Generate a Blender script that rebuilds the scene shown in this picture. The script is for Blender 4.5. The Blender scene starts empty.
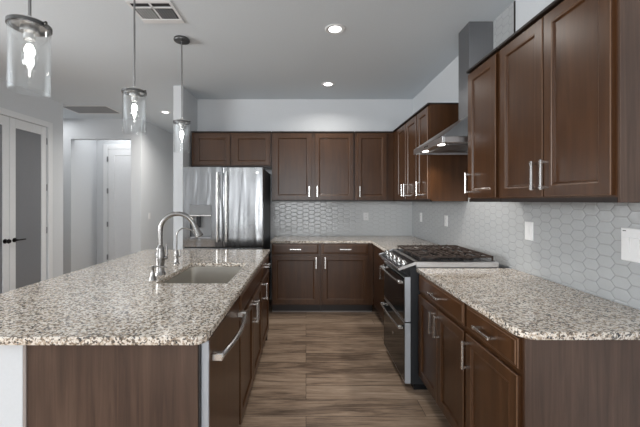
import bpy, bmesh, math, random
from mathutils import Vector, Matrix
random.seed(7)
PI = math.pi
C = bpy.context.scene.collection
GROUPS = {'base_cabinet': 'base cabinets along the rear and right walls', 'wall_cabinet': 'brown wall cabinets hung along the rear and right walls', 'wall_outlet': 'outlet plates on the tiled walls', 'island_cabinet': 'cabinets in the right side of the island', 'worktop': 'granite worktops along the walls'}
sc = bpy.context.scene

# ------------------------------------------------------------ camera, light, exposure
cam_d = bpy.data.cameras.new('camera')
cam = bpy.data.objects.new('camera', cam_d); C.objects.link(cam)
cam.location = (0, 0, 1.41); cam.rotation_euler = (PI/2, 0, 0)
cam_d.sensor_width = 36; cam_d.lens = 330/640*36
cam_d.shift_x = (320-306)/640; cam_d.shift_y = -(213.5-201)/640
cam_d.clip_start = 0.02
sc.camera = cam
sc.view_settings.view_transform = 'Standard'; sc.view_settings.look = 'None'
sc.view_settings.gamma = 1; sc.view_settings.use_curve_mapping = False
sc.view_settings.exposure = 0.0

w = bpy.data.worlds.new('sky'); sc.world = w; w.use_nodes = True
w.node_tree.nodes['Background'].inputs[0].default_value = (0.80, 0.88, 1.0, 1)
w.node_tree.nodes['Background'].inputs[1].default_value = 1.1

def area(name, loc, rot, sx, sy, power, col=(1, 1, 1), shape='RECTANGLE', spread=PI):
    l = bpy.data.lights.new(name, 'AREA'); l.shape = shape; l.size = sx; l.size_y = sy
    l.energy = power; l.color = col; l.spread = spread
    o = bpy.data.objects.new(name, l); C.objects.link(o); o.location = loc; o.rotation_euler = rot
    return o
# daylight through the glass doors behind the camera and the window of the living side
area('daylight_patio', (-0.2, -4.42, 1.3), (PI/2, 0, 0), 2.5, 2.3, 115, (0.97, 0.99, 1.0))
area('daylight_patio_narrow', (-2.55, -4.42, 1.3), (PI/2, 0, 0), 0.7, 2.3, 11, (0.97, 0.99, 1.0))
area('daylight_side', (-5.35, 0.3, 1.80), (PI/2, 0, -PI/2), 3.4, 1.1, 235, (0.97, 0.99, 1.0))
area('passage_fill', (-4.6, 5.4, 2.84), (0, 0, 0), 1.0, 0.5, 8, (1.0, 1.0, 1.0))  # added fill light with no visible fixture, brightens the passage
area('niche_fill', (-3.5, 6.2, 2.84), (0, 0, 0), 0.7, 0.4, 5.5, (1.0, 1.0, 1.0))  # added unseen fill light that brightens the door niche

# ------------------------------------------------------------ materials
def mat(name):
    m = bpy.data.materials.new(name); m.use_nodes = True
    nt = m.node_tree; b = nt.nodes['Principled BSDF']
    return m, nt, b
def N(nt, t, **kw):
    n = nt.nodes.new(t)
    for k, v in kw.items():
        if k in n.inputs: n.inputs[k].default_value = v
        else: setattr(n, k, v)
    return n
def M(nt, op, a, b=None, c=None):
    n = nt.nodes.new('ShaderNodeMath'); n.operation = op
    for i, v in enumerate((a, b, c)):
        if v is None: continue
        if isinstance(v, (int, float)): n.inputs[i].default_value = v
        else: nt.links.new(v, n.inputs[i])
    return n.outputs[0]
def ramp(nt, fac, stops):
    r = nt.nodes.new('ShaderNodeValToRGB'); el = r.color_ramp.elements
    while len(el) < len(stops): el.new(0.5)
    for e, (p, c) in zip(el, stops): e.position = p; e.color = (*c, 1)
    nt.links.new(fac, r.inputs[0]); return r.outputs[0]
def mapping(nt, scale, rot=(0, 0, 0), coord='Object'):
    tc = nt.nodes.new('ShaderNodeTexCoord'); mp = nt.nodes.new('ShaderNodeMapping')
    mp.inputs['Scale'].default_value = scale; mp.inputs['Rotation'].default_value = rot
    nt.links.new(tc.outputs[coord], mp.inputs[0]); return mp.outputs[0]
def noise(nt, vec, scale, detail=3, rough=0.5, dist=0):
    n = N(nt, 'ShaderNodeTexNoise', Scale=scale, Detail=detail, Roughness=rough, Distortion=dist)
    nt.links.new(vec, n.inputs['Vector']); return n.outputs['Fac']
def bump(nt, b, h, strength=0.3, distance=0.01):
    n = N(nt, 'ShaderNodeBump', Strength=strength, Distance=distance)
    nt.links.new(h, n.inputs['Height']); nt.links.new(n.outputs[0], b.inputs['Normal'])
def mixc(nt, fac, a, b_):
    n = nt.nodes.new('ShaderNodeMix'); n.data_type = 'RGBA'
    if isinstance(fac, (int, float)): n.inputs[0].default_value = fac
    else: nt.links.new(fac, n.inputs[0])
    for i, v in ((6, a), (7, b_)):
        if isinstance(v, tuple): n.inputs[i].default_value = (*v, 1)
        else: nt.links.new(v, n.inputs[i])
    return n.outputs[2]
def plain(name, col, rough=0.5, metal=0.0, spec=None, nscale=0, nstr=0.05):
    m, nt, b = mat(name)
    b.inputs['Base Color'].default_value = (*col, 1); b.inputs['Roughness'].default_value = rough
    b.inputs['Metallic'].default_value = metal
    if spec is not None: b.inputs['Specular IOR Level'].default_value = spec
    v = mapping(nt, (1, 1, 1))
    f = noise(nt, v, nscale or 30, 3)
    col2 = tuple(c*0.93 for c in col)
    nt.links.new(mixc(nt, f, col, col2), b.inputs['Base Color'])
    if nscale: bump(nt, b, f, nstr, 0.002)
    return m
def wood(name, c0, c1, c2, rough=0.35, scale=(22, 22, 1.6), nsc=1.0, spec=0.5):
    m, nt, b = mat(name)
    v = mapping(nt, scale)
    f = noise(nt, v, nsc, 6, 0.6, 0.6)
    v2 = mapping(nt, (scale[0]*5, scale[1]*5, scale[2]*2.0))
    g = noise(nt, v2, nsc, 3, 0.6, 0)
    v3 = mapping(nt, (3, 3, 2)); h = noise(nt, v3, 1.2, 2)
    f2 = M(nt, 'ADD', M(nt, 'MULTIPLY', f, 0.6), M(nt, 'ADD', M(nt, 'MULTIPLY', g, 0.12), M(nt, 'MULTIPLY', h, 0.28)))
    nt.links.new(ramp(nt, f2, [(0.33, c0), (0.5, c1), (0.68, c2)]), b.inputs['Base Color'])
    b.inputs['Roughness'].default_value = rough; b.inputs['Specular IOR Level'].default_value = spec
    bump(nt, b, g, 0.06, 0.001)
    return m

WALL = plain('painted_wall', (0.66, 0.68, 0.70), 0.85, nscale=90, nstr=0.06)
CEIL = plain('painted_ceiling', (0.69, 0.74, 0.78), 0.9, nscale=70, nstr=0.06)
WHITE = plain('white_paint', (0.78, 0.79, 0.80), 0.5)
PLASTIC = plain('white_plastic', (0.80, 0.80, 0.80), 0.35)
CAB = wood('cabinet_wood', (0.040, 0.0158, 0.0058), (0.060, 0.0245, 0.0090), (0.086, 0.037, 0.0150), 0.30, spec=0.45)
CABEND = wood('cabinet_end_wood', (0.038, 0.020, 0.0135), (0.070, 0.040, 0.027), (0.115, 0.069, 0.047), 0.42, (40, 40, 1.8))
CABHIGHLIGHT = plain('cabinet_edge_highlight', (0.13, 0.068, 0.036), 0.35)  # lighter tan for the flat bevels: edge highlight painted into the colour
DARK = plain('dark_trim', (0.016, 0.010, 0.008), 0.45)
NICKEL = plain('brushed_nickel', (0.76, 0.75, 0.73), 0.25, 1.0)
FAUCET = plain('faucet_nickel', (0.33, 0.32, 0.31), 0.27, 1.0)
RINGM = plain('pendant_metal', (0.13, 0.13, 0.13), 0.35, 1.0)
RODM = plain('pendant_rod_metal', (0.30, 0.30, 0.30), 0.35, 1.0)
BLACK = plain('black_enamel', (0.012, 0.013, 0.015), 0.25)
IRON = plain('cast_iron', (0.045, 0.029, 0.022), 0.5, 0.0, nscale=200, nstr=0.2)
GREY = plain('grey_metal_side', (0.022, 0.024, 0.027), 0.45, 0.2)
GAP = plain('dark_gap', (0.01, 0.01, 0.01), 0.7)
TRIMW = plain('shoe_moulding', (0.32, 0.28, 0.26), 0.5)
OVENGLASS = plain('oven_glass', (0.008, 0.009, 0.010), 0.06)
FROST = plain('frosted_glass', (0.21, 0.215, 0.23), 0.35)
BRONZE = plain('dark_bronze', (0.02, 0.018, 0.017), 0.3, 0.8)
VENTG = plain('grey_louvre', (0.30, 0.31, 0.32), 0.6)
DISPG = plain('dispenser_grey', (0.20, 0.205, 0.21), 0.35)
SLOT = plain('vent_slot', (0.03, 0.03, 0.032), 0.8)

def steel(name, col, rough, wob=0.0):
    m, nt, b = mat(name)
    b.inputs['Metallic'].default_value = 1; b.inputs['Roughness'].default_value = rough
    v = mapping(nt, (400, 400, 3)); f = noise(nt, v, 1, 2)
    nt.links.new(mixc(nt, f, col, tuple(c*0.85 for c in col)), b.inputs['Base Color'])
    b.inputs['Anisotropic'].default_value = 0.5
    if wob:
        v2 = mapping(nt, (9, 9, 1.3)); g = noise(nt, v2, 1, 1.5, 0.4, 0.3)
        bump(nt, b, g, wob, 0.02)
    return m
STEEL = steel('stainless_steel', (0.31, 0.315, 0.32), 0.20, 0.6)
STEEL2 = steel('stainless_plain', (0.72, 0.72, 0.73), 0.30)
STEELD = steel('stainless_duct', (0.30, 0.30, 0.31), 0.42)

SINKM = plain('satin_sink_steel', (0.68, 0.655, 0.61), 0.33, 1.0)
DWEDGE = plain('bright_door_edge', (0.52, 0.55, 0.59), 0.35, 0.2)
def granite():
    m, nt, b = mat('speckled_granite')
    v = mapping(nt, (1, 1, 1))
    big = noise(nt, v, 14, 3, 0.6)
    base = ramp(nt, big, [(0.3, (0.44, 0.33, 0.22)), (0.5, (0.52, 0.42, 0.32)), (0.7, (0.62, 0.56, 0.49))])
    vo = N(nt, 'ShaderNodeTexVoronoi', Scale=135.0); nt.links.new(v, vo.inputs['Vector'])
    bw = nt.nodes.new('ShaderNodeSeparateColor'); nt.links.new(vo.outputs['Color'], bw.inputs[0])
    n1 = noise(nt, v, 85, 4, 0.7)
    k = M(nt, 'ADD', M(nt, 'MULTIPLY', bw.outputs[0], 0.5), M(nt, 'MULTIPLY', n1, 0.7))
    spk = ramp(nt, k, [(0.38, (0.030, 0.030, 0.032)), (0.46, (0.20, 0.155, 0.12)), (0.55, (0.49, 0.39, 0.29)), (0.70, (0.84, 0.79, 0.72))])
    c = mixc(nt, 0.80, base, spk)
    n2 = noise(nt, v, 88, 2, 0.6)
    dk = ramp(nt, n2, [(0.60, (0, 0, 0)), (0.65, (1, 1, 1))])
    c = mixc(nt, dk, c, (0.05, 0.05, 0.055))
    nt.links.new(c, b.inputs['Base Color'])
    b.inputs['Roughness'].default_value = 0.09; b.inputs['Specular IOR Level'].default_value = 0.55
    return m
GRANITE = granite()

def hextile(name, axis, P=0.084, Q=0.058, h=0.030, lum=1.0):
    m, nt, b = mat(name)
    tc = nt.nodes.new('ShaderNodeTexCoord'); sp = nt.nodes.new('ShaderNodeSeparateXYZ')
    nt.links.new(tc.outputs['Object'], sp.inputs[0])
    u = sp.outputs[axis]; v = sp.outputs[2]
    h2 = P - h; k = (h2-h)/(Q/2); nrm = math.sqrt(1+k*k)
    ds = []
    for off in (0, 1):
        uu = M(nt, 'ABSOLUTE', M(nt, 'SUBTRACT', M(nt, 'FLOORED_MODULO', M(nt, 'ADD', u, off*P), 2*P), P))
        vv = M(nt, 'ABSOLUTE', M(nt, 'SUBTRACT', M(nt, 'FLOORED_MODULO', M(nt, 'ADD', v, off*Q/2), Q), Q/2))
        d1 = M(nt, 'SUBTRACT', Q/2, vv)
        d2 = M(nt, 'DIVIDE', M(nt, 'SUBTRACT', M(nt, 'SUBTRACT', h2, uu), M(nt, 'MULTIPLY', vv, k)), nrm)
        ds.append(M(nt, 'MINIMUM', d1, d2))
    d = M(nt, 'MAXIMUM', ds[0], ds[1])
    lin = M(nt, 'MULTIPLY', d, 100.0)        # centimetres from the joint
    col = ramp(nt, lin, [(0.06, tuple(lum*q for q in (0.36, 0.37, 0.37))), (0.15, tuple(lum*q for q in (0.415, 0.425, 0.43)))])
    nt.links.new(col, b.inputs['Base Color'])
    b.inputs['Roughness'].default_value = 0.12
    hh = ramp(nt, lin, [(0.03, (0, 0, 0)), (0.35, (0.85, 0.85, 0.85)), (0.9, (1, 1, 1))])
    wv = noise(nt, mapping(nt, (1, 1, 1)), 26, 2)
    s = M(nt, 'ADD', hh, M(nt, 'MULTIPLY', wv, 0.8))
    bump(nt, b, s, 0.6, 0.004)
    return m
TILE_B = hextile('hex_tile_back', 0, lum=1.3); TILE_R = hextile('hex_tile_side', 1)  # rear copy of the tile coloured brighter to make up missing light

def floor_mat():
    m, nt, b = mat('wood_plank_floor')
    v = mapping(nt, (1, 1, 1))
    br = N(nt, 'ShaderNodeTexBrick', Scale=1.0); nt.links.new(v, br.inputs['Vector'])
    br.inputs['Mortar Size'].default_value = 0.0015; br.inputs['Brick Width'].default_value = 1.25
    br.inputs['Row Height'].default_value = 0.18; br.offset = 0.37; br.offset_frequency = 3; br.inputs['Bias'].default_value = 0
    br.inputs['Color1'].default_value = (0, 0, 0, 1); br.inputs['Color2'].default_value = (1, 1, 1, 1)
    br.inputs['Mortar'].default_value = (0.5, 0.5, 0.5, 1)
    wn = N(nt, 'ShaderNodeTexNoise', Scale=1.0, Detail=6.0, Roughness=0.65, Distortion=0.7)
    # shift the grain from plank to plank
    ad = nt.nodes.new('ShaderNodeVectorMath'); ad.operation = 'MULTIPLY_ADD'
    nt.links.new(br.outputs['Color'], ad.inputs[0]); ad.inputs[1].default_value = (7, 3, 5)
    nt.links.new(mapping(nt, (1.5, 13, 1)), ad.inputs[2])
    nt.links.new(ad.outputs[0], wn.inputs['Vector'])
    fine = noise(nt, mapping(nt, (5, 90, 1)), 1, 3, 0.6)
    sepb = nt.nodes.new('ShaderNodeSeparateColor'); nt.links.new(br.outputs['Color'], sepb.inputs[0])
    f = M(nt, 'ADD', M(nt, 'MULTIPLY', wn.outputs['Fac'], 0.64), M(nt, 'ADD', M(nt, 'MULTIPLY', fine, 0.30), M(nt, 'MULTIPLY', sepb.outputs[0], 0.06)))
    c = ramp(nt, f, [(0.30, (0.070, 0.042, 0.028)), (0.41, (0.19, 0.130, 0.090)), (0.52, (0.40, 0.285, 0.20)), (0.68, (0.60, 0.46, 0.35))])
    c = mixc(nt, br.outputs['Fac'], c, (0.04, 0.028, 0.02))
    nt.links.new(c, b.inputs['Base Color']); b.inputs['Roughness'].default_value = 0.42
    bump(nt, b, f, 0.15, 0.002)
    return m
FLOOR = floor_mat()

def glassm():
    m, nt, b = mat('clear_glass')
    out = nt.nodes['Material Output']
    tr = nt.nodes.new('ShaderNodeBsdfTransparent'); tr.inputs[0].default_value = (0.995, 1, 1, 1)
    gl = nt.nodes.new('ShaderNodeBsdfGlossy'); gl.inputs['Roughness'].default_value = 0.03
    fr = nt.nodes.new('ShaderNodeLayerWeight'); fr.inputs[0].default_value = 0.25
    fac = M(nt, 'MULTIPLY', M(nt, 'POWER', fr.outputs['Facing'], 2.0), 0.7)
    fac = M(nt, 'ADD', fac, 0.06)
    mx = nt.nodes.new('ShaderNodeMixShader'); nt.links.new(fac, mx.inputs[0])
    nt.links.new(tr.outputs[0], mx.inputs[1]); nt.links.new(gl.outputs[0], mx.inputs[2])
    nt.links.new(mx.outputs[0], out.inputs[0]); return m
GLASS = glassm()
def emis(name, col, s):
    m, nt, b = mat(name); b.inputs['Base Color'].default_value = (*col, 1)
    b.inputs['Emission Color'].default_value = (*col, 1); b.inputs['Emission Strength'].default_value = s
    return m
BULB = emis('lit_bulb', (1.0, 0.98, 0.95), 22.0)
LED = emis('lit_diffuser', (1.0, 0.99, 0.97), 5.0)
LEDH = emis('lit_hood_lamp', (1.0, 0.96, 0.9), 5.0)

# ------------------------------------------------------------ mesh helpers
class MB:
    def __init__(s): s.b = bmesh.new()
    def box(s, x0, y0, z0, x1, y1, z1, bev=0.0, seg=1):
        r = bmesh.ops.create_cube(s.b, size=1)
        vs = r['verts']
        bmesh.ops.scale(s.b, vec=(x1-x0, y1-y0, z1-z0), verts=vs)
        bmesh.ops.translate(s.b, vec=((x0+x1)/2, (y0+y1)/2, (z0+z1)/2), verts=vs)
        if bev:
            es = list({e for v in vs for e in v.link_edges})
            bmesh.ops.bevel(s.b, geom=es, offset=bev, segments=seg, affect='EDGES', profile=0.5)
        return s
    def cyl(s, p0, p1, r0, r1=None, n=16, cap=True):
        r1 = r0 if r1 is None else r1
        p0, p1 = Vector(p0), Vector(p1); d = p1-p0
        r = bmesh.ops.create_cone(s.b, cap_ends=cap, segments=n, radius1=r0, radius2=r1, depth=d.length)
        q = Vector((0, 0, 1)).rotation_difference(d.normalized()).to_matrix().to_4x4()
        bmesh.ops.transform(s.b, matrix=Matrix.Translation((p0+p1)/2) @ q, verts=r['verts'])
        return s
    def lathe(s, cx, cy, prof, n=28, closed=False):
        rings = []
        for (r, z) in prof:
            if r < 1e-6: rings.append([s.b.verts.new((cx, cy, z))])
            else: rings.append([s.b.verts.new((cx+r*math.cos(2*PI*i/n), cy+r*math.sin(2*PI*i/n), z)) for i in range(n)])
        prs = list(zip(rings, rings[1:])) + ([(rings[-1], rings[0])] if closed else [])
        for a, b in prs:
            for i in range(n):
                j = (i+1) % n
                if len(a) == 1 and len(b) == 1: continue
                if len(a) == 1: s.b.faces.new((a[0], b[i], b[j]))
                elif len(b) == 1: s.b.faces.new((a[j], a[i], b[0]))
                else: s.b.faces.new((a[i], b[i], b[j], a[j]))
        return s
    def tube(s, pts, rad, n=12):
        pts = [Vector(p) for p in pts]
        rads = rad if isinstance(rad, (list, tuple)) else [rad]*len(pts)
        rings = []; up = None
        for i, p in enumerate(pts):
            t = (pts[min(i+1, len(pts)-1)] - pts[max(i-1, 0)]).normalized()
            if up is None:
                up = Vector((0, 0, 1)) if abs(t.z) < 0.9 else Vector((0, 1, 0))
            a = t.cross(up).normalized(); up = a.cross(t).normalized()
            rings.append([s.b.verts.new(p + rads[i]*(a*math.cos(2*PI*k/n)+up*math.sin(2*PI*k/n))) for k in range(n)])
        for a, b in zip(rings, rings[1:]):
            for k in range(n): s.b.faces.new((a[k], a[(k+1) % n], b[(k+1) % n], b[k]))
        s.b.faces.new(rings[0][::-1]); s.b.faces.new(rings[-1])
        return s
    def rings(s, x0, z0, x1, z1, prof, edge=()):
        """a board facing -y: prof = (inset, y) loops, first loop closes the back, last the face"""
        L = []
        for ins, y in prof:
            L.append([s.b.verts.new(v) for v in ((x0+ins, y, z0+ins), (x1-ins, y, z0+ins), (x1-ins, y, z1-ins), (x0+ins, y, z1-ins))])
        for q, (a, b) in enumerate(zip(L, L[1:])):
            for i in range(4): s.b.faces.new((a[i], a[(i+1) % 4], b[(i+1) % 4], b[i])).material_index = int(q in edge)
        s.b.faces.new(L[0][::-1]); s.b.faces.new(L[-1])
        return s
    def prism(s, poly, axis, a0, a1):
        """poly of 2-D points extruded along axis ('x': points are (y,z); 'y': (x,z); 'z': (x,y))"""
        def mk(p, a):
            return {'x': (a, p[0], p[1]), 'y': (p[0], a, p[1]), 'z': (p[0], p[1], a)}[axis]
        A = [s.b.verts.new(mk(p, a0)) for p in poly]; B = [s.b.verts.new(mk(p, a1)) for p in poly]
        n = len(poly)
        for i in range(n): s.b.faces.new((A[i], A[(i+1) % n], B[(i+1) % n], B[i]))
        s.b.faces.new(A[::-1]); s.b.faces.new(B)
        return s
    def build(s, name, m, parent=None, smooth=False, loc=None):
        bmesh.ops.recalc_face_normals(s.b, faces=s.b.faces)
        me = bpy.data.meshes.new(name); s.b.to_mesh(me); s.b.free()
        for q in (m if isinstance(m, tuple) else (m,)): me.materials.append(q)
        if smooth:
            for p in me.polygons: p.use_smooth = True
            try: me.set_sharp_from_angle(angle=math.radians(40))
            except Exception: pass
        o = bpy.data.objects.new(name, me); C.objects.link(o)
        if parent is not None: o.parent = parent
        if loc: o.location = loc
        return o

def thing(name, label, cat, loc=(0, 0, 0), rz=0, group=None):
    o = bpy.data.objects.new(name, None); C.objects.link(o); o.empty_display_size = 0.1
    o.location = loc; o.rotation_euler = (0, 0, rz)
    tag(o, label, cat, group); return o
def tag(o, label, cat, group=None):
    o['label'] = label; o['category'] = cat
    group = group or GROUPS.get(o.name.split('.')[0])
    if group: o['group'] = group
    return o
def struct(o): o['kind'] = 'structure'; return o
def sbox(name, m, *b, **k): return struct(MB().box(*b, **k).build(name, m))

def slab(name, loops, z0, z1, m, parent=None, bev=0.004):
    cu = bpy.data.curves.new(name, 'CURVE'); cu.dimensions = '2D'; cu.fill_mode = 'BOTH'
    cu.extrude = (z1-z0)/2 - bev; cu.bevel_depth = bev; cu.bevel_resolution = 2; cu.offset = -bev
    for lp in loops:
        sp = cu.splines.new('POLY'); sp.points.add(len(lp)-1); sp.use_cyclic_u = True
        for i, (x, y) in enumerate(lp): sp.points[i].co = (x, y, 0, 1)
    t = bpy.data.objects.new('tmp', cu); C.objects.link(t)
    dg = bpy.context.evaluated_depsgraph_get()
    me = bpy.data.meshes.new_from_object(t.evaluated_get(dg)); bpy.data.objects.remove(t)
    me.name = name; me.materials.clear(); me.materials.append(m)
    me.transform(Matrix.Translation((0, 0, (z0+z1)/2)))
    o = bpy.data.objects.new(name, me); C.objects.link(o)
    if parent is not None: o.parent = parent
    return o
def rrect(x0, y0, x1, y1, r, n=6, rs=None):
    rs = rs or (r, r, r, r); pts = []
    for (cx, cy, a0, rr, sx, sy) in ((x1, y1, 0, rs[0], -1, -1), (x0, y1, 90, rs[1], 1, -1), (x0, y0, 180, rs[2], 1, 1), (x1, y0, 270, rs[3], -1, 1)):
        if rr <= 0: pts.append((cx, cy)); continue
        for i in range(n+1):
            a = math.radians(a0+90*i/n)
            pts.append((cx+sx*rr+rr*math.cos(a), cy+sy*rr+rr*math.sin(a)))
    return pts

# ------------------------------------------------------------ the room
H = 2.87
XR, YB = 1.53, 4.74            # right wall, back wall
sbox('floor', FLOOR, -5.6, -4.6, -0.05, XR+0.1, 8.0, 0.0)
sbox('ceiling', CEIL, -5.6, -4.6, H, XR+0.1, 8.0, H+0.08)
sbox('wall_right', WALL, XR, -4.6, 0, XR+0.1, YB+0.1, H)
sbox('wall_back', WALL, -1.56, YB, 0, XR, YB+0.1, H)
sbox('wall_partition', WALL, -1.68, 4.18, 0, -1.56, 7.3, H)
sbox('wall_hall_end', WALL, -2.92, 7.3, 0, -1.56, 7.4, H)
# passage wall with its opening, niche and bedroom door
o = MB().box(-5.5, 5.84, 0, -4.16, 5.95, H).box(-3.10, 5.84, 0, -2.92, 5.95, H).box(-4.16, 5.84, 2.51, -3.10, 5.95, H)
struct(o.build('wall_passage', WALL))
sbox('wall_passage_side', WALL, -3.02, 5.95, 0, -2.92, 7.4, H)
sbox('wall_niche_left', WALL, -4.26, 5.95, 0, -4.16, 6.6, H)
sbox('wall_niche_back', WALL, -4.16, 6.56, 0, -3.02, 6.66, H)
sbox('wall_far_left', WALL, -5.6, 4.9, 0, -5.5, 8.0, H)
# left wall with an opening for the pantry doors and a wide opening to the living side
DY0, DY1, DZ = 3.49, 4.66, 2.45
o = MB().box(-3.77, 2.6, 0, -3.65, DY0, H).box(-3.77, DY1, 0, -3.65, 4.96, H).box(-3.77, DY0, DZ, -3.65, DY1, H)
struct(o.build('wall_left', WALL))
sbox('wall_left_return', WALL, -5.5, 4.86, 0, -3.77, 4.96, H)
sbox('wall_pantry', WALL, -5.5, 2.5, 0, -3.65, 2.6, H)
# wall behind the camera with the patio opening
o = MB().box(-5.6, -4.6, 0, -2.95, -4.5, H).box(-2.15, -4.6, 0, -1.5, -4.5, H).box(1.1, -4.6, 0, XR, -4.5, H).box(-1.5, -4.6, 2.45, 1.1, -4.5, H).box(-2.95, -4.6, 2.45, -2.15, -4.5, H)
struct(o.build('wall_front', WALL))
o = MB().box(-5.6, -4.5, 0, -5.5, -1.4, H).box(-5.6, 2.0, 0, -5.5, 2.5, H).box(-5.6, -1.4, 0, -5.5, 2.0, 1.2).box(-5.6, -1.4, 2.4, -5.5, 2.0, H)
struct(o.build('wall_living', WALL))
wf = MB().box(-2.95, -4.56, 0, -2.89, -4.5, 2.45).box(-2.21, -4.56, 0, -2.15, -4.5, 2.45)
for x in (-1.5, -0.65, 0.2, 1.02): wf.box(x, -4.56, 0, x+0.08, -4.5, 2.45)
wf.box(-1.5, -4.56, 2.37, 1.1, -4.5, 2.45).box(-2.95, -4.56, 2.37, -2.15, -4.5, 2.45)
struct(wf.build('window_1', WHITE))

# casing round the pantry doors
def casing_left(y0, y1, zt):
    mb = MB()
    mb.box(-3.65, y0-0.075, 0, -3.632, y0, zt+0.075, 0.003).box(-3.65, y1, 0, -3.632, y1+0.075, zt+0.075, 0.003)
    mb.box(-3.65, y0, zt, -3.632, y1, zt+0.075, 0.003)
    return mb
struct(casing_left(DY0, DY1, DZ).build('trim_1', WHITE))
# baseboards
struct(MB().box(-3.65, 2.6, 0, -3.636, DY0-0.076, 0.11, 0.003).box(-3.65, DY1+0.076, 0, -3.636, 4.96, 0.11, 0.003).build('baseboard_left', WHITE))
struct(MB().box(-1.68, 4.166, 0, -1.56, 4.18, 0.11, 0.003).build('baseboard_partition', WHITE))
struct(MB().box(XR-0.014, -4.5, 0, XR, 1.25, 0.11, 0.003).build('baseboard_right', WHITE))
struct(MB().box(-2.92, 5.84, 0, -2.906, 7.3, 0.11, 0.003).build('baseboard_passage', WHITE))
# pantry doors: full-height frosted panes in white stiles (they face +x)
for i, (ya, yb) in enumerate(((DY0+0.004, 4.072), (4.078, DY1-0.004))):
    d = MB(); X0, X1 = -3.70, -3.660
    st = 0.085
    d.box(X0, ya, 0.01, X1, ya+st, DZ-0.004, 0.003).box(X0, yb-st, 0.01, X1, yb, DZ-0.004, 0.003)
    d.box(X0, ya+st, DZ-0.12, X1, yb-st, DZ-0.004, 0.003).box(X0, ya+st, 0.01, X1, yb-st, 0.2, 0.003)
    dd = struct(d.build('door_%d' % (i+1), WHITE))
    MB().box(X0+0.012, ya+st-0.004, 0.19, X1-0.012, yb-st+0.004, DZ-0.11).build('glass_pane', FROST, dd)
    ky = yb-0.062 if i == 0 else ya+0.062
    k = MB().lathe(0, 0, [(0, 0), (0.028, 0), (0.028, 0.008), (0.011, 0.012), (0.010, 0.045), (0, 0.045)], 20)
    if i == 0: k.lathe(0, 0, [(0, 0.035), (0.02, 0.036), (0.028, 0.048), (0.022, 0.062), (0, 0.066)], 20)
    else: k.tube([(0, 0, 0.045), (0, 0.03, 0.05), (0, 0.11, 0.05)], 0.008, 8)
    ko = k.build('door_handle', BRONZE, dd, True); ko.location = (X1, ky, 0.92); ko.rotation_euler = (0, PI/2, 0)
    hy = DY0-0.004 if i == 0 else DY1-0.006
    for hz in (0.25, 1.0, 1.6, 2.25):
        MB().cyl((X1+0.004, hy, hz-0.045), (X1+0.004, hy, hz+0.045), 0.007, n=10).build('hinge', STEELD, dd)

# niche door
c = MB().box(-4.02, 6.542, 0, -3.93, 6.56, 2.53, 0.003).box(-3.10, 6.542, 0, -3.02, 6.56, 2.53, 0.003).box(-3.93, 6.542, 2.44, -3.10, 6.56, 2.53, 0.003)
struct(c.build('trim_2', WHITE))
dd = struct(MB().rings(-3.925, 0.01, -3.105, 2.435, [(0, 6.56), (0, 6.548), (0.002, 6.546), (0.12, 6.546), (0.13, 6.552), (0.14, 6.552)]).build('door_3', WHITE))
for hz in (0.30, 0.95, 1.61, 2.24):
    MB().box(-3.945, 6.528, hz-0.05, -3.918, 6.542, hz+0.05, 0.003).build('hinge', STEELD, dd)

# backsplash tile on both walls
b1 = struct(MB().box(-0.50, YB-0.008, 0.914, XR-0.008, YB, 1.402).build('wall_back_tiling', TILE_B))
b2 = struct(MB().box(XR-0.008, 1.22, 0.914, XR, YB-0.008, 1.402).box(XR-0.008, 2.358, 1.402, XR, 3.09, 1.8).box(XR-0.008, 2.415, 1.8, XR, 3.09, H).build('wall_right_tiling', TILE_R))
sbox('trim_3', DARK, XR-0.010, 2.409, 1.8, XR, 2.4148, H)
# ------------------------------------------------------------ cabinet fronts and handles
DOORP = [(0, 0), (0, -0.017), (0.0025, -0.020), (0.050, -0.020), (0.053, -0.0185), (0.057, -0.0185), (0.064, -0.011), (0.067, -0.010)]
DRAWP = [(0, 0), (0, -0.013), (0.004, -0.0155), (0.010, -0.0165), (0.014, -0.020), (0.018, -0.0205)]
def handle(parent, x, y, z, vertical=True, L=0.145):
    """flat bar pull on two posts; (x,y,z) is its middle on the front's face"""
    mb = MB(); a = L/2; st = 0.030
    for s in (-1, 1):
        q = s*(a-0.012)
        if vertical:
            mb.box(x-0.006, y-st, z+q-0.006, x+0.006, y, z+q+0.006, 0.001)
            mb.box(x-0.008, y-st-0.010, z+q-0.009, x+0.008, y-st+0.004, z+q+0.009, 0.002)
        else:
            mb.box(x+q-0.006, y-st, z-0.006, x+q+0.006, y, z+0.006, 0.001)
            mb.box(x+q-0.009, y-st-0.010, z-0.008, x+q+0.009, y-st+0.004, z+0.008, 0.002)
    if vertical: mb.box(x-0.0065, y-st-0.009, z-a, x+0.0065, y-st+0.002, z+a, 0.002)
    else: mb.box(x-a, y-st-0.009, z-0.0065, x+a, y-st+0.002, z+0.0065, 0.002)
    return mb.build('handle', NICKEL, parent)
def door(root, x0, x1, z0, z1, hx=None, hz=None):
    d = MB().rings(x0, z0, x1, z1, DOORP, (1, 3)).build('door', (CAB, CABHIGHLIGHT), root)
    if hx is not None: handle(d, hx, -0.020, hz)
    return d
def drawer(root, x0, x1, z0, z1, pull=True):
    d = MB().rings(x0, z0, x1, z1, DRAWP, (1, 3)).build('drawer' if pull else 'false_drawer_front', (CAB, CABHIGHLIGHT), root)
    if pull: handle(d, (x0+x1)/2, -0.0205, (z0+z1)/2, False)
    return d
TK = 0.11
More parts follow.
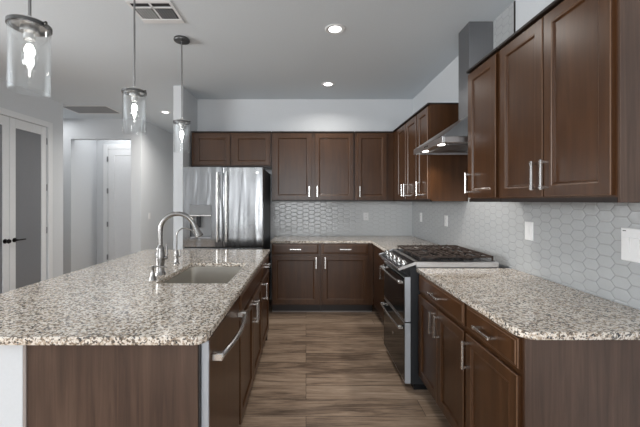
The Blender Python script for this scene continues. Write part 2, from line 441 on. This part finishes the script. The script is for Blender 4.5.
def base_body(root, W, D=0.60, top=0.883, m=CAB, open_top=False, x0=0.0):
    if open_top:
        mb = MB().box(x0, 0, TK, W, 0.02, top).box(x0, D-0.018, TK, W, D, top).box(x0, 0.02, TK, x0+0.018, D-0.018, top)
        mb.box(W-0.018, 0.02, TK, W, D-0.018, top).box(x0+0.018, 0.02, TK, W-0.018, D-0.018, TK+0.018)
    else: mb = MB().box(x0, 0, TK, W, D, top)
    mb.build('cabinet_body', m, root)
    MB().box(x0, 0.075, 0, W, D, TK).build('toe_kick', DARK, root)
    MB().box(x0, 0.062, 0, W, 0.075, 0.014, 0.003).build('shoe_moulding', TRIMW, root)
ZD0, ZD1, ZW0, ZW1 = 0.130, 0.726, 0.752, 0.872

# back run: two base units, front frames at y = 4.125
YF = 4.125
r = thing('base_cabinet', 'dark brown base cabinet beside the refrigerator, left of the two below the rear worktop', 'cabinet', (-0.43, YF, 0))
base_body(r, 0.61); drawer(r, 0.012, 0.585, ZW0, ZW1); door(r, 0.012, 0.585, ZD0, ZD1, 0.555, 0.645)
r = thing('base_cabinet', 'dark brown base cabinet in the rear corner, right of the two below the rear worktop', 'cabinet', (0.182, YF, 0))
base_body(r, 0.66); drawer(r, 0.022, 0.59, ZW0, ZW1); door(r, 0.022, 0.59, ZD0, ZD1, 0.055, 0.645)
# right run, frames at x = 0.845 (local x runs towards the camera)
XF = 0.845
def rbase(y_near, y_far, label): return thing('base_cabinet', label, 'cabinet', (XF, y_far, 0), -PI/2)
r = rbase(3.12, 4.124, 'narrow brown base cabinet beyond the range in the dark rear corner')
base_body(r, 4.124-3.12, 0.66); drawer(r, 0.55, 0.99, ZW0, ZW1); door(r, 0.55, 0.99, ZD0, ZD1, 0.60, 0.645)
r = rbase(1.722, 2.44, 'brown base cabinet with two doors under one wide drawer, beside the range')
w_ = 2.44-1.722
base_body(r, w_, 0.66); drawer(r, 0.02, w_-0.012, ZW0, ZW1)
door(r, 0.02, w_/2-0.002, ZD0, ZD1, w_/2-0.035, 0.63); door(r, w_/2+0.006, w_-0.012, ZD0, ZD1, w_/2+0.038, 0.63)
r = rbase(1.27, 1.72, 'single-door brown base cabinet closest to the camera with exposed wood end panel')
w_ = 0.45
MB().box(0, 0, TK, w_-0.012, 0.66, 0.883).build('cabinet_body', CAB, r)
MB().box(0, 0.075, 0, w_-0.012, 0.66, TK).build('toe_kick', DARK, r)
MB().box(w_-0.012, -0.001, 0, w_, 0.683, 0.883, 0.0015).build('end_panel', CABEND, r)
drawer(r, 0.012, w_-0.022, ZW0, ZW1); door(r, 0.012, w_-0.022, ZD0, ZD1, 0.05, 0.63)

# ------------------------------------------------------------ upper cabinets
UZ0, UZ1 = 1.404, 2.318
def upper_body(root, W, z0, z1, D, endm=None):
    MB().box(0, 0, z0+0.004, W, D, z1).build('cabinet_body', CAB, root)
    MB().box(0, -0.026, z1, W, D, z1+0.018, 0.004).build('top_moulding', DARK, root)
    MB().box(0, -0.002, z0, W, 0.018, z0+0.02).build('bottom_rail', DARK, root)
YU = 4.40
r = thing('wall_cabinet', 'short brown two-door wall cabinet mounted directly above the steel refrigerator', 'cabinet', (-1.525, YU, 0))
MB().box(0, 0, 1.86, 1.065, 0.335, UZ1).build('cabinet_body', CAB, r)
MB().box(0, -0.026, UZ1, 1.065, 0.335, UZ1+0.018, 0.004).build('top_moulding', DARK, r)
MB().box(0, -0.003, 1.855, 1.065, 0.012, 1.88).build('bottom_rail', DARK, r)
door(r, 0.045, 0.515, 1.885, 2.295); door(r, 0.565, 1.045, 1.885, 2.295)
r = thing('wall_cabinet', 'tall brown two-door wall cabinet over rear tile, right of the refrigerator', 'cabinet', (-0.455, YU, 0))
upper_body(r, 1.10, UZ0, UZ1, 0.33)
door(r, 0.03, 0.525, UZ0+0.028, UZ1-0.015, 0.497, 1.535); door(r, 0.575, 1.08, UZ0+0.028, UZ1-0.015, 0.603, 1.535)
r = thing('wall_cabinet', 'brown single-door wall cabinet in the rear corner with handle at left', 'cabinet', (0.65, YU, 0))
upper_body(r, 0.53, UZ0, UZ1, 0.33)
door(r, 0.03, 0.42, UZ0+0.028, UZ1-0.015, 0.06, 1.535)
XU = 1.168
def rupper(y_near, y_far, label): return thing('wall_cabinet', label, 'cabinet', (XU, y_far, 0), -PI/2), y_far-y_near
r, w_ = rupper(3.10, 3.43, 'single-door brown wall cabinet on the right wall just beyond the range hood')
upper_body(r, w_-0.004, UZ0, UZ1, 0.353); door(r, 0.012, w_-0.018, UZ0+0.028, UZ1-0.015, w_-0.23, 1.535)
r, w_ = rupper(3.434, 4.372, 'farthest brown wall cabinet on the right wall with two doors in the corner')
upper_body(r, w_, UZ0, UZ1, 0.353)
door(r, 0.20, 0.555, UZ0+0.028, UZ1-0.015, 0.52, 1.535); door(r, 0.575, w_-0.012, UZ0+0.028, UZ1-0.015, 0.61, 1.535)
r, w_ = rupper(1.98, 2.355, 'narrow single-door brown wall cabinet directly on the near side of the hood')
upper_body(r, w_, UZ0, UZ1, 0.353); door(r, 0.012, w_-0.022, UZ0+0.028, UZ1-0.015, 0.045, 1.535)
r, w_ = rupper(1.225, 1.976, 'largest two-door brown wall cabinet nearest the camera on the right wall')
upper_body(r, w_-0.012, UZ0, UZ1, 0.353)
MB().box(w_-0.012, -0.001, UZ0, w_, 0.353, UZ1, 0.0015).build('end_panel', CABEND, r)
door(r, 0.020, w_/2-0.004, UZ0+0.028, UZ1-0.015, w_/2-0.032, 1.535); door(r, w_/2+0.004, w_-0.020, UZ0+0.028, UZ1-0.015, w_/2+0.034, 1.535)

# ------------------------------------------------------------ worktops
ZT = 0.914
o = slab('worktop', [[(0.815, 2.436), (0.815, 1.30), (0.825, 1.272), (0.845, 1.254), (0.875, 1.245), (1.521, 1.245), (1.521, 2.436)]], 0.884, ZT, GRANITE)
tag(o, 'speckled granite worktop on the near right cabinets with a clipped corner', 'worktop')
o = slab('worktop', [[(-0.44, 4.731), (-0.44, 4.094), (0.815, 4.094), (0.815, 3.125), (1.521, 3.125), (1.521, 4.731)]], 0.884, ZT, GRANITE)
tag(o, 'L-shaped speckled granite worktop along the rear wall behind the range', 'worktop')

# ------------------------------------------------------------ island
IX0, IX1, IY0, IY1 = -1.64, -0.368, 1.200, 3.38
SX0, SX1, SY0, SY1 = -0.915, -0.475, 1.99, 2.64
o = slab('island_worktop', [rrect(IX0, IY0, IX1, IY1, 0.03, 6, (0.012, 0.02, 0.02, 0.045)), rrect(SX0, SY0, SX1, SY1, 0.03, 5)[::-1]], 0.884, ZT, GRANITE)
tag(o, 'large speckled granite island worktop with a sink cut into it', 'worktop')
def ibase(y_near, label): return thing('island_cabinet', label, 'cabinet', (-0.392, y_near, 0), PI/2)
# local x -> +y, front faces +x
DW0, DW1 = 1.262, 1.872
r = thing('island_end_panel', 'brown wood-grain panel closing the near end of the island', 'panel', (0, 0, 0))
MB().box(-1.045, 1.236, 0, -0.405, 1.254, 0.883, 0.001).build('panel', CABEND, r)
MB().box(-1.058, 1.232, 0, -1.046, 1.256, 0.883, 0.001).build('edge_strip', TRIMW, r)
MB().box(-0.4045, 1.238, 0, -0.4005, 1.256, 0.883, 0.001).build('edge_strip', DARK, r)
o = MB().box(-1.19, 1.236, 0, -1.060, 3.33, 0.883, 0.003).build('island_knee_wall', WALL)
tag(o, 'white painted knee wall along the seating side of the island', 'wall')
# dishwasher
r = thing('dishwasher', 'dark paneled dishwasher with curved steel handle at the near end of island', 'dishwasher', (-0.392, DW0, 0), PI/2)
MB().box(0.002, 0.01, 0.10, 0.606, 0.60, 0.880).build('dishwasher_body', GREY, r)
MB().box(0.002, 0.07, 0.0, 0.606, 0.58, 0.10).build('toe_kick', DARK, r)
d = MB().box(0.016, -0.016, 0.115, 0.600, 0.009, 0.872, 0.003).build('door', CAB, r)
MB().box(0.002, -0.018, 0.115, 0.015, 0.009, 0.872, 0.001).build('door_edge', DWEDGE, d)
h = MB()
h.box(0.045, -0.062, 0.775, 0.075, -0.016, 0.805, 0.003).box(0.535, -0.062, 0.775, 0.565, -0.016, 0.805, 0.003)
hp = [(0.06+0.49*i/12, -0.055-0.024*math.sin(PI*i/12), 0.79) for i in range(13)]
h.tube(hp, 0.011, 10)
h.build('handle', NICKEL, d, True)
# sink base and the far unit
r = ibase(1.876, 'island sink cabinet with two dark doors below a false drawer front')
base_body(r, 0.914, 0.60, open_top=True)
drawer(r, 0.012, 0.902, ZW0, ZW1, False)
door(r, 0.012, 0.453, ZD0, ZD1, 0.425, 0.63); door(r, 0.461, 0.902, ZD0, ZD1, 0.49, 0.63)
r = ibase(2.794, 'far island cabinet with one drawer over one door, nearest the refrigerator')
base_body(r, 0.54, 0.60)
drawer(r, 0.012, 0.52, ZW0, ZW1); door(r, 0.012, 0.52, ZD0, ZD1, 0.06, 0.63)
MB().box(0.5405, -0.001, 0, 0.552, 0.60, 0.883).build('end_panel', CABEND, r)

# sink
r = thing('sink', 'rectangular stainless undermount sink set in the island worktop', 'sink', ((SX0+SX1)/2, (SY0+SY1)/2, 0))
hw, hl = (SX1-SX0)/2, (SY1-SY0)/2
b = bmesh.new(); prev = None
def loopverts(b, pts, z): return [b.verts.new((x, y, z)) for x, y in pts]
seq = [(0.006, 0.883, 0.035), (0.006, 0.8825, 0.035), (-0.002, 0.8815, 0.035), (-0.006, 0.70, 0.04), (-0.018, 0.688, 0.05), (-0.05, 0.684, 0.05)]
Ls = [loopverts(b, rrect(-hw-e, -hl-e, hw+e, hl+e, rr, 5), z) for e, z, rr in seq]
for a, c_ in zip(Ls, Ls[1:]):
    n = len(a)
    for i in range(n): b.faces.new((a[i], a[(i+1) % n], c_[(i+1) % n], c_[i]))
b.faces.new(Ls[-1])
mb = MB(); mb.b.free(); mb.b = b
bo = mb.build('basin', SINKM, r, True)
MB().lathe(0, 0, [(0, 0.686), (0.035, 0.686), (0.045, 0.6875), (0.045, 0.6845), (0, 0.6845)], 24).build('drain', NICKEL, r, True)

# faucet
def arc(p0, r_, a0, a1, n=14):
    return [(p0[0]+r_*math.cos(math.radians(a0+(a1-a0)*i/n)), p0[1], p0[2]+r_*math.sin(math.radians(a0+(a1-a0)*i/n))) for i in range(n+1)]
r = thing('kitchen_faucet', 'tall brushed nickel gooseneck faucet with pull-down head beside the sink', 'faucet', (-0.985, 2.23, ZT))
MB().lathe(0, 0, [(0, 0), (0.036, 0), (0.036, 0.006), (0.031, 0.012), (0.028, 0.03), (0.026, 0.06), (0.030, 0.10), (0.031, 0.14), (0.025, 0.165), (0.027, 0.175), (0.022, 0.185), (0.015, 0.20), (0, 0.20)], 24).build('faucet_body', FAUCET, r, True)
pts = [(0, 0, 0.195), (0, 0, 0.25), (0, 0, 0.285)] + arc((0.118, 0, 0.292), 0.118, 180, 22, 20)[1:]
MB().tube(pts, 0.0158, 14).build('spout', FAUCET, r, True)
e = Vector(pts[-1]); dr = (Vector(pts[-1])-Vector(pts[-2])).normalized()
hd = MB(); hd.tube([e-dr*0.002, e+dr*0.02, e+dr*0.022, e+dr*0.05, e+dr*0.085, e+dr*0.09], [0.0165, 0.0175, 0.020, 0.021, 0.027, 0.023], 16)
hd.build('spray_head', FAUCET, r, True)
MB().cyl((0.02, -0.0, 0.11), (0.047, -0.0, 0.115), 0.011, 0.013, 14).tube([(0.042, 0, 0.115), (0.047, 0, 0.14), (0.040, -0.0, 0.20)], [0.008, 0.007, 0.005], 10).build('lever', FAUCET, r, True)
r = thing('filter_faucet', 'small thin gooseneck water faucet behind the large faucet', 'faucet', (-1.02, 2.60, ZT))
MB().lathe(0, 0, [(0, 0), (0.023, 0), (0.023, 0.005), (0.017, 0.012), (0.014, 0.05), (0.017, 0.075), (0.014, 0.095), (0.008, 0.11), (0, 0.11)], 20).build('faucet_body', FAUCET, r, True)
MB().tube([(0, 0, 0.105), (0, 0, 0.17), (0, 0, 0.215)] + arc((0.066, 0, 0.217), 0.066, 180, 60, 14)[1:]+[(0.125, 0, 0.262), (0.145, 0, 0.235)], 0.0062, 10).build('spout', FAUCET, r, True)
MB().cyl((0.012, 0, 0.06), (0.03, 0, 0.062), 0.006, n=10).tube([(0.028, 0, 0.06), (0.033, 0, 0.085), (0.03, 0, 0.11)], 0.004, 8).build('lever', FAUCET, r, True)
r = thing('soap_dispenser', 'small nickel soap dispenser at the corner of the sink', 'dispenser', (-0.962, 2.07, ZT))
MB().lathe(0, 0, [(0, 0), (0.024, 0), (0.024, 0.004), (0.019, 0.012), (0.010, 0.05), (0.008, 0.075), (0.010, 0.078), (0.010, 0.09), (0, 0.092)], 18).build('pump_base', FAUCET, r, True)
MB().tube([(0, 0, 0.082), (0.03, 0, 0.086), (0.07, 0, 0.085), (0.09, 0, 0.077)], 0.0045, 8).build('nozzle', FAUCET, r, True)

# ------------------------------------------------------------ refrigerator
r = thing('refrigerator', 'tall stainless french-door refrigerator with dark sides and water dispenser', 'refrigerator', (-0.97, 3.85, 0))
fw = 0.468; FT = 1.807; fz = 0.876
MB().box(-fw+0.004, 0.075, 0.02, fw-0.004, 0.85, FT-0.012, 0.004).build('refrigerator_body', GREY, r)
dispx0, dispx1, dz0, dz1 = -0.385, -0.135, 0.975, 1.365
l = MB()
l.box(-fw, 0, fz, dispx0, 0.07, FT, 0.0).box(dispx1, 0, fz, -0.004, 0.07, FT, 0.0)
l.box(dispx0, 0, fz, dispx1, 0.07, dz0).box(dispx0, 0, dz1, dispx1, 0.07, FT).box(dispx0, 0.055, dz0, dispx1, 0.07, dz1)
bmesh.ops.remove_doubles(l.b, verts=l.b.verts, dist=1e-5)
ld = l.build('door', STEEL, r)
rd = MB().box(0.004, 0, fz, fw, 0.07, FT, 0.006, 2).build('door', STEEL, r)
fd = MB().box(-fw, 0, 0.07, fw, 0.07, fz-0.014, 0.006, 2).build('freezer_drawer', STEEL, r)
MB().box(-fw+0.01, 0.03, 0.0, fw-0.01, 0.8, 0.066).build('base_grille', BLACK, r)
MB().box(-fw+0.01, 0.02, fz-0.013, fw-0.01, 0.074, fz-0.001).build('door_gasket', GAP, r)
def fhandle(par, x):
    mb = MB()
    pts = [(x, -0.040-0.018*math.sin(PI*i/16), 0.935+0.81*i/16) for i in range(17)]
    mb.tube(pts, 0.0125, 12)
    for z in (0.955, 1.725): mb.box(x-0.010, -0.048, z-0.018, x+0.010, 0.0, z+0.018, 0.004)
    return mb.build('handle', NICKEL, par, True)
fhandle(ld, -0.052); fhandle(rd, 0.052)
fh = MB().tube([(-0.35+0.7*i/10, -0.045, 0.78) for i in range(11)], 0.0125, 12)
for x in (-0.33, 0.33): fh.box(x-0.018, -0.045, 0.77, x+0.018, 0, 0.79, 0.003)
fh.build('handle', NICKEL, fd, True)
dp = MB().box(dispx0+0.002, -0.004, 1.25, dispx1-0.002, 0.054, dz1-0.002, 0.003).build('dispenser_panel', DISPG, ld)
MB().box(dispx0+0.002, -0.010, 1.232, dispx1-0.002, 0.054, 1.25, 0.003).build('dispenser_ledge', NICKEL, ld)
MB().box(dispx0+0.002, 0.045, dz0+0.001, dispx1-0.002, 0.0549, 1.232).build('dispenser_recess', DISPG, ld)
MB().box(dispx0+0.07, 0.01, 1.10, dispx0+0.115, 0.044, 1.232, 0.004).build('dispenser_spout', BLACK, ld)
MB().box(dispx0+0.002, 0.0, dz0+0.001, dispx1-0.002, 0.044, dz0+0.018, 0.003).build('drip_tray', STEELD, ld)
MB().cyl((0.40, 0.0005, 1.742), (0.40, -0.003, 1.742), 0.016, n=20).build('badge', NICKEL, rd)

# ------------------------------------------------------------ range (double oven, slide-in). local x: towards camera, local y: +X
RY0, RY1 = 2.446, 3.115
RW = RY1-RY0
r = thing('gas_range', 'stainless and black slide-in gas range with double oven doors', 'range', (0.845, RY1, 0), -PI/2)
MB().box(0.003, -0.068, 0.05, RW-0.003, 0.64, 0.915).build('range_body', GREY, r)
MB().box(0.02, -0.04, 0, RW-0.02, 0.60, 0.05).build('toe_kick', BLACK, r)
def odoor(z0, z1):
    d = MB().box(0.004, -0.110, z0, RW-0.008, -0.070, z1, 0.003).build('oven_door', STEEL2, r)
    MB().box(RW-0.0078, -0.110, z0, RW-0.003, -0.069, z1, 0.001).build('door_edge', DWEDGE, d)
    MB().box(0.012, -0.1125, z0+0.012, RW-0.016, -0.1095, z1-0.010, 0.001).build('oven_glass', OVENGLASS, d)
    h = MB(); zc = z1-0.045
    h.tube([(0.04+(RW-0.08)*i/12, -0.145-0.010*math.sin(PI*i/12), zc) for i in range(13)], 0.010, 10)
    for x in (0.035, RW-0.065): h.box(x, -0.152, zc-0.013, x+0.03, -0.1125, zc+0.013, 0.004)
    h.build('handle', NICKEL, d, True)
    return d
odoor(0.512, 0.845); lo = odoor(0.055, 0.502)
MB().cyl((RW/2, -0.1126, 0.30), (RW/2, -0.114, 0.30), 0.012, n=16).build('badge', NICKEL, lo)
# sloped control fascia (points are y,z)
MB().prism([(-0.070, 0.850), (-0.150, 0.896), (-0.155, 0.908), (-0.028, 0.952), (-0.028, 0.916), (-0.0690, 0.916), (-0.0690, 0.85)], 'x', 0.006, RW-0.006).build('control_fascia', BLACK, r)
MB().prism([(-0.158, 0.893), (-0.160, 0.912), (-0.028, 0.960), (-0.028, 0.938)], 'x', RW-0.006, RW).prism([(-0.158, 0.893), (-0.160, 0.912), (-0.028, 0.960), (-0.028, 0.938)], 'x', 0, 0.006).box(0.006, -0.161, 0.895, RW-0.006, -0.1555, 0.911, 0.001).build('fascia_trim', STEEL2, r)
ck = MB().box(0, -0.027, 0.9155, RW, 0.585, 0.958, 0.003).build('cooktop', STEEL2, r)
MB().box(0.018, -0.005, 0.9585, RW-0.018, 0.570, 0.962, 0.001).build('burner_tray', BLACK, r)
nn = Vector((0, -0.044, 0.127)).normalized()
for i in range(5):
    x = 0.085 + (RW-0.17)*i/4; p = Vector((x, -0.095, 0.929))
    k = MB().cyl(p+nn*0.001, p+nn*0.010, 0.026, 0.024, 20).cyl(p+nn*0.010, p+nn*0.030, 0.0205, 0.018, 20)
    k.box(x-0.004, -0.097-0.014, 0.960, x+0.004, -0.097-0.010, 0.963)
    k.build('knob', NICKEL, r, True)
# burners and three grates
for (x, y) in ((0.14, 0.14), (0.14, 0.42), (RW/2, 0.30), (RW-0.14, 0.14), (RW-0.14, 0.42)):
    MB().lathe(x, y, [(0, 0.9625), (0.045, 0.9625), (0.045, 0.970), (0.034, 0.974), (0.034, 0.980), (0.028, 0.983), (0, 0.983)], 20).build('burner', IRON, r, True)
gw = (RW-0.05)/3
for i in range(3):
    g = MB(); a = 0.025+gw*i+0.003; b_ = a+gw-0.006; y0, y1 = 0.01, 0.56
    zt = 0.998; t = 0.010
    for xx in (a, b_-t): g.box(xx, y0, zt-0.014, xx+t, y1, zt, 0.002)
    for yy in (y0, (y0+y1)/2-t/2, y1-t): g.box(a, yy, zt-0.014, b_, yy+t, zt, 0.002)
    for yy in (0.10, 0.17, 0.22, 0.34, 0.39, 0.46):
        g.box(a, yy, zt-0.010, a+gw*0.36, yy+t, zt+0.006, 0.002).box(b_-gw*0.36, yy, zt-0.010, b_, yy+t, zt+0.006, 0.002)
    for yy in (0.14, 0.42): g.box((a+b_)/2-t/2, yy-0.11, zt-0.010, (a+b_)/2+t/2, yy-0.035, zt+0.004, 0.002).box((a+b_)/2-t/2, yy+0.035, zt-0.010, (a+b_)/2+t/2, yy+0.11, zt+0.004, 0.002)
    for xx in (a, b_-t):
        for yy in (y0, y1-t): g.box(xx, yy, 0.9622, xx+t, yy+t, zt-0.01)
    g.build('grate', IRON, r)

# ------------------------------------------------------------ hood
HY0, HY1, HXF, HZ = 2.42, 3.07, 1.0, 1.84
XW = XR-0.009
r = thing('range_hood', 'stainless chimney range hood with sloped canopy on the tiled right wall', 'hood', (XW, (HY0+HY1)/2, HZ))
hy = (HY1-HY0)/2; xf = HXF-XW
MB().box(xf, -hy, 0, xf+0.012, hy, 0.045, 0.002).box(xf+0.012, -hy, 0, 0, -hy+0.012, 0.045, 0.002).box(xf+0.012, hy-0.012, 0, 0, hy, 0.045, 0.002).build('rim', STEEL2, r)
DX, DYa, DYb = 1.326-XW, 2.68-(HY0+HY1)/2, 2.87-(HY0+HY1)/2
b = bmesh.new()
v0 = [b.verts.new(p) for p in ((xf, -hy, 0.046), (0, -hy, 0.046), (0, hy, 0.046), (xf, hy, 0.046))]
v1 = [b.verts.new(p) for p in ((DX, DYa, 0.27), (0, DYa, 0.27), (0, DYb, 0.27), (DX, DYb, 0.27))]
for i in range(4): b.faces.new((v0[i], v0[(i+1) % 4], v1[(i+1) % 4], v1[i]))
b.faces.new(v0[::-1]); b.faces.new(v1)
mb = MB(); mb.b.free(); mb.b = b; mb.build('canopy', STEEL2, r)
MB().box(xf+0.013, -hy+0.013, 0.010, -0.001, hy-0.013, 0.016).build('underside_panel', STEEL2, r)
fm = MB().box(-0.42, -0.20, 0.004, -0.12, 0.20, 0.0095, 0.001)
fm.build('grease_filter', STEELD, r)
MB().box(DX, DYa, 0.27, 0, DYb, H-HZ-0.002, 0.001).build('duct_cover', STEELD, r)
for y in (-0.17, 0.17):
    hl_ = MB().cyl((xf+0.055, y, 0.0095), (xf+0.055, y, 0.005), 0.028, n=20).build('hood_lamp', LEDH, r)
for y in (-0.03, 0.0, 0.03):
    MB().cyl((xf-0.004, y, 0.022), (xf, y, 0.022), 0.006, n=10).build('button', BLACK, r)
for y in (-0.17, 0.17):
    l = bpy.data.lights.new('hood_light', 'SPOT'); l.energy = 11; l.spot_size = 2.5; l.spot_blend = 0.6; l.shadow_soft_size = 0.02; l.color = (1, 0.95, 0.88)
    lo_ = bpy.data.objects.new('hood_light', l); C.objects.link(lo_); lo_.location = (HXF+0.055, (HY0+HY1)/2+y, HZ-0.003); lo_.parent = None

# ------------------------------------------------------------ pendants
def pendant(y, label, x=-1.118):
    r = thing('pendant_lamp', label, 'pendant lamp', (x, y, 0), 0, 'clear glass pendant lamps over the island')
    MB().lathe(0, 0, [(0, H-0.026), (0.066, H-0.024), (0.070, H-0.014), (0.066, H-0.001), (0, H-0.001)], 28).build('ceiling_canopy', RINGM, r, True)
    MB().cyl((0, 0, 2.145), (0, 0, H-0.02), 0.006, n=10).build('rod', RODM, r, True)
    MB().lathe(0, 0, [(0, 2.155), (0.012, 2.155), (0.014, 2.138), (0.058, 2.134), (0.061, 2.128), (0.061, 2.118), (0, 2.118)], 32).build('cap', NICKEL, r, True)
    MB().lathe(0, 0, [(0.0615, 2.110), (0.0740, 2.110), (0.0740, 2.124), (0.0620, 2.126)], 32, True).build('ring', RINGM, r, True)
    for k in range(1):
        a = -0.25
        MB().cyl((0.078*math.cos(a), 0.078*math.sin(a), 2.120), (0.087*math.cos(a), 0.087*math.sin(a), 2.120), 0.006, n=10).build('thumb_screw', RINGM, r)
    MB().lathe(0, 0, [(0.0665, 1.852), (0.0682, 1.850), (0.0700, 1.852), (0.0700, 2.109), (0.0665, 2.109)], 40, True).build('glass_shade', GLASS, r, True)
    MB().cyl((0, 0, 2.062), (0, 0, 2.090), 0.019, n=18).cyl((0, 0, 2.090), (0, 0, 2.1175), 0.033, n=20).build('socket', NICKEL, r, True)
    MB().lathe(0, 0, [(0.0, 2.061), (0.013, 2.060), (0.014, 2.045), (0.024, 2.018), (0.028, 1.995), (0.025, 1.968), (0.014, 1.945), (0, 1.938)], 20).build('bulb', GLASS, r, True)
    MB().lathe(0, 0, [(0.0, 2.046), (0.010, 2.040), (0.0165, 2.024), (0.0165, 2.008), (0.009, 1.994), (0.005, 1.985), (0.004, 1.955), (0, 1.952)], 16).build('filament', BULB, r, True)
pendant(1.335, 'clear glass pendant lamp largest in view, nearest the camera at top left')
pendant(2.15, 'middle clear glass pendant lamp of the row over the island')
pendant(2.97, 'farthest clear glass pendant lamp, hanging in front of the refrigerator cabinet')

# ------------------------------------------------------------ ceiling fixtures
def can(x, y, label, p=7):
    r = thing('recessed_light', label, 'ceiling light', (x, y, H), 0, 'round recessed ceiling lights')
    MB().lathe(0, 0, [(0.052, -0.003), (0.078, -0.007), (0.086, -0.002), (0.086, -0.0005), (0.052, -0.0005)], 32, True).build('trim_ring', WHITE, r, True)
    MB().cyl((0, 0, -0.001), (0, 0, -0.004), 0.052, n=28).build('diffuser', LED, r)
    area('recessed_lamp', (x, y, H-0.012), (0, 0, 0), 0.10, 0.10, p, (1, 0.96, 0.9), 'DISK', 2.6)
can(0.246, 2.80, 'round recessed ceiling light nearest the camera, in line with the hood')
can(0.275, 4.12, 'round recessed ceiling light close to the rear wall cabinets')
can(-2.31, 5.42, 'round recessed ceiling light over the passage left of the partition', 22)

r = thing('ceiling_vent', 'white square ceiling air vent with slots above the island', 'vent', (-1.155, 2.55, H))
hx, hyv = 0.165, 0.15
f = MB().box(-hx, -hyv, -0.006, hx, -hyv+0.03, -0.0005, 0.002).box(-hx, hyv-0.062, -0.009, hx, hyv, -0.0005, 0.004)
f.box(-hx, -hyv+0.03, -0.006, -hx+0.02, hyv-0.03, -0.0005).box(hx-0.02, -hyv+0.03, -0.006, hx, hyv-0.03, -0.0005)
f.box(-0.008, -hyv+0.03, -0.007, 0.008, hyv-0.03, -0.0005).box(-hx+0.02, -hyv+0.075, -0.007, hx-0.02, -hyv+0.09, -0.0005)
f.build('frame', WHITE, r)
MB().box(-hx+0.02, -hyv+0.03, -0.0022, hx-0.02, hyv-0.03, -0.0006).build('duct_opening', SLOT, r)
for s in (-1, 1):
    mb = MB()
    for i in range(6):
        x = s*(0.026+i*0.020)
        mb.prism([(x-0.007, -0.0035), (x+0.002, -0.008), (x+0.004, -0.008), (x-0.004, -0.0025)], 'y', -hyv+0.091, hyv-0.063)
    mb.build('louvres', VENTG if s > 0 else WHITE, r)
r = thing('return_grille', 'long white return air grille in the ceiling over the left passage', 'vent', (-3.42, 5.27, H))
f = MB().box(-0.37, -0.23, -0.008, 0.37, -0.20, -0.0005, 0.002).box(-0.37, 0.20, -0.008, 0.37, 0.23, -0.0005, 0.002).box(-0.37, -0.20, -0.008, -0.34, 0.20, -0.0005, 0.002).box(0.34, -0.20, -0.008, 0.37, 0.20, -0.0005, 0.002)
f.build('frame', WHITE, r)
MB().box(-0.34, -0.20, -0.002, 0.34, 0.20, -0.0006).build('duct_opening', SLOT, r)
mb = MB()
for i in range(26):
    y = -0.195+i*0.0152
    mb.prism([(y, -0.0025), (y+0.011, -0.007), (y+0.0125, -0.007), (y+0.003, -0.0022)], 'x', -0.34, 0.34)
mb.build('louvres', VENTG, r)

# ------------------------------------------------------------ outlets and switches
def plate(kind, label, cat, loc, rz, w, h, style):
    """plate facing -y before rotation, centre at loc on the wall"""
    r = thing(kind, label, cat, loc, rz)
    MB().rings(-w/2, -h/2, w/2, h/2, [(0, 0), (0, -0.003), (0.003, -0.006), (0.005, -0.0062)]).build('cover_plate', PLASTIC, r)
    if style == 'outlet':
        for s in (-1, 1):
            MB().box(-0.016, -0.0078, s*0.0205-0.014, 0.016, -0.0063, s*0.0205+0.014, 0.001).build('socket', PLASTIC, r)
            MB().box(-0.007, -0.0082, s*0.0205-0.004, -0.005, -0.0079, s*0.0205+0.006).box(0.005, -0.0082, s*0.0205-0.004, 0.007, -0.0079, s*0.0205+0.006).build('slots', SLOT, r)
    elif style == 'switch':
        MB().prism([(-0.0063, -0.033), (-0.0085, -0.033), (-0.0115, 0.033), (-0.0063, 0.033)], 'x', -0.016, 0.016).build('rocker', PLASTIC, r)
    return r
yw = YB-0.0082
plate('wall_outlet', 'white outlet plate on the tiled rear wall', 'outlet', (0.862, yw, 1.19), 0, 0.075, 0.118, 'outlet')
xw = XR-0.0082
plate('wall_outlet', 'white outlet plate on the right tiled wall, closest to the rear corner', 'outlet', (xw, 4.36, 1.195), -PI/2, 0.075, 0.118, 'outlet')
plate('wall_outlet', 'white outlet plate on the right tiled wall just beyond the range', 'outlet', (xw, 3.58, 1.195), -PI/2, 0.075, 0.118, 'outlet')
plate('light_switch', 'white rocker switch plate on the tile between range and nearer worktop end', 'switch', (xw, 2.248, 1.205), -PI/2, 0.08, 0.125, 'switch')
r = plate('switch_panel', 'wide white control plate on the tile at the right frame edge', 'switch', (xw, 1.515, 1.205), -PI/2, 0.15, 0.155, '')
for i in (-1, 0, 1):
    MB().prism([(-0.0063, -0.033), (-0.0085, -0.033), (-0.0115, 0.033), (-0.0063, 0.033)], 'x', i*0.046-0.016, i*0.046+0.016).build('rocker', PLASTIC, r)
MB().box(-0.064, -0.0068, 0.062, -0.048, -0.0063, 0.066).build('marking', SLOT, r)
plate('light_switch', 'small white switch plate on the passage wall left of the partition', 'switch', (-2.9195, 6.15, 1.13), PI/2, 0.075, 0.118, 'switch')
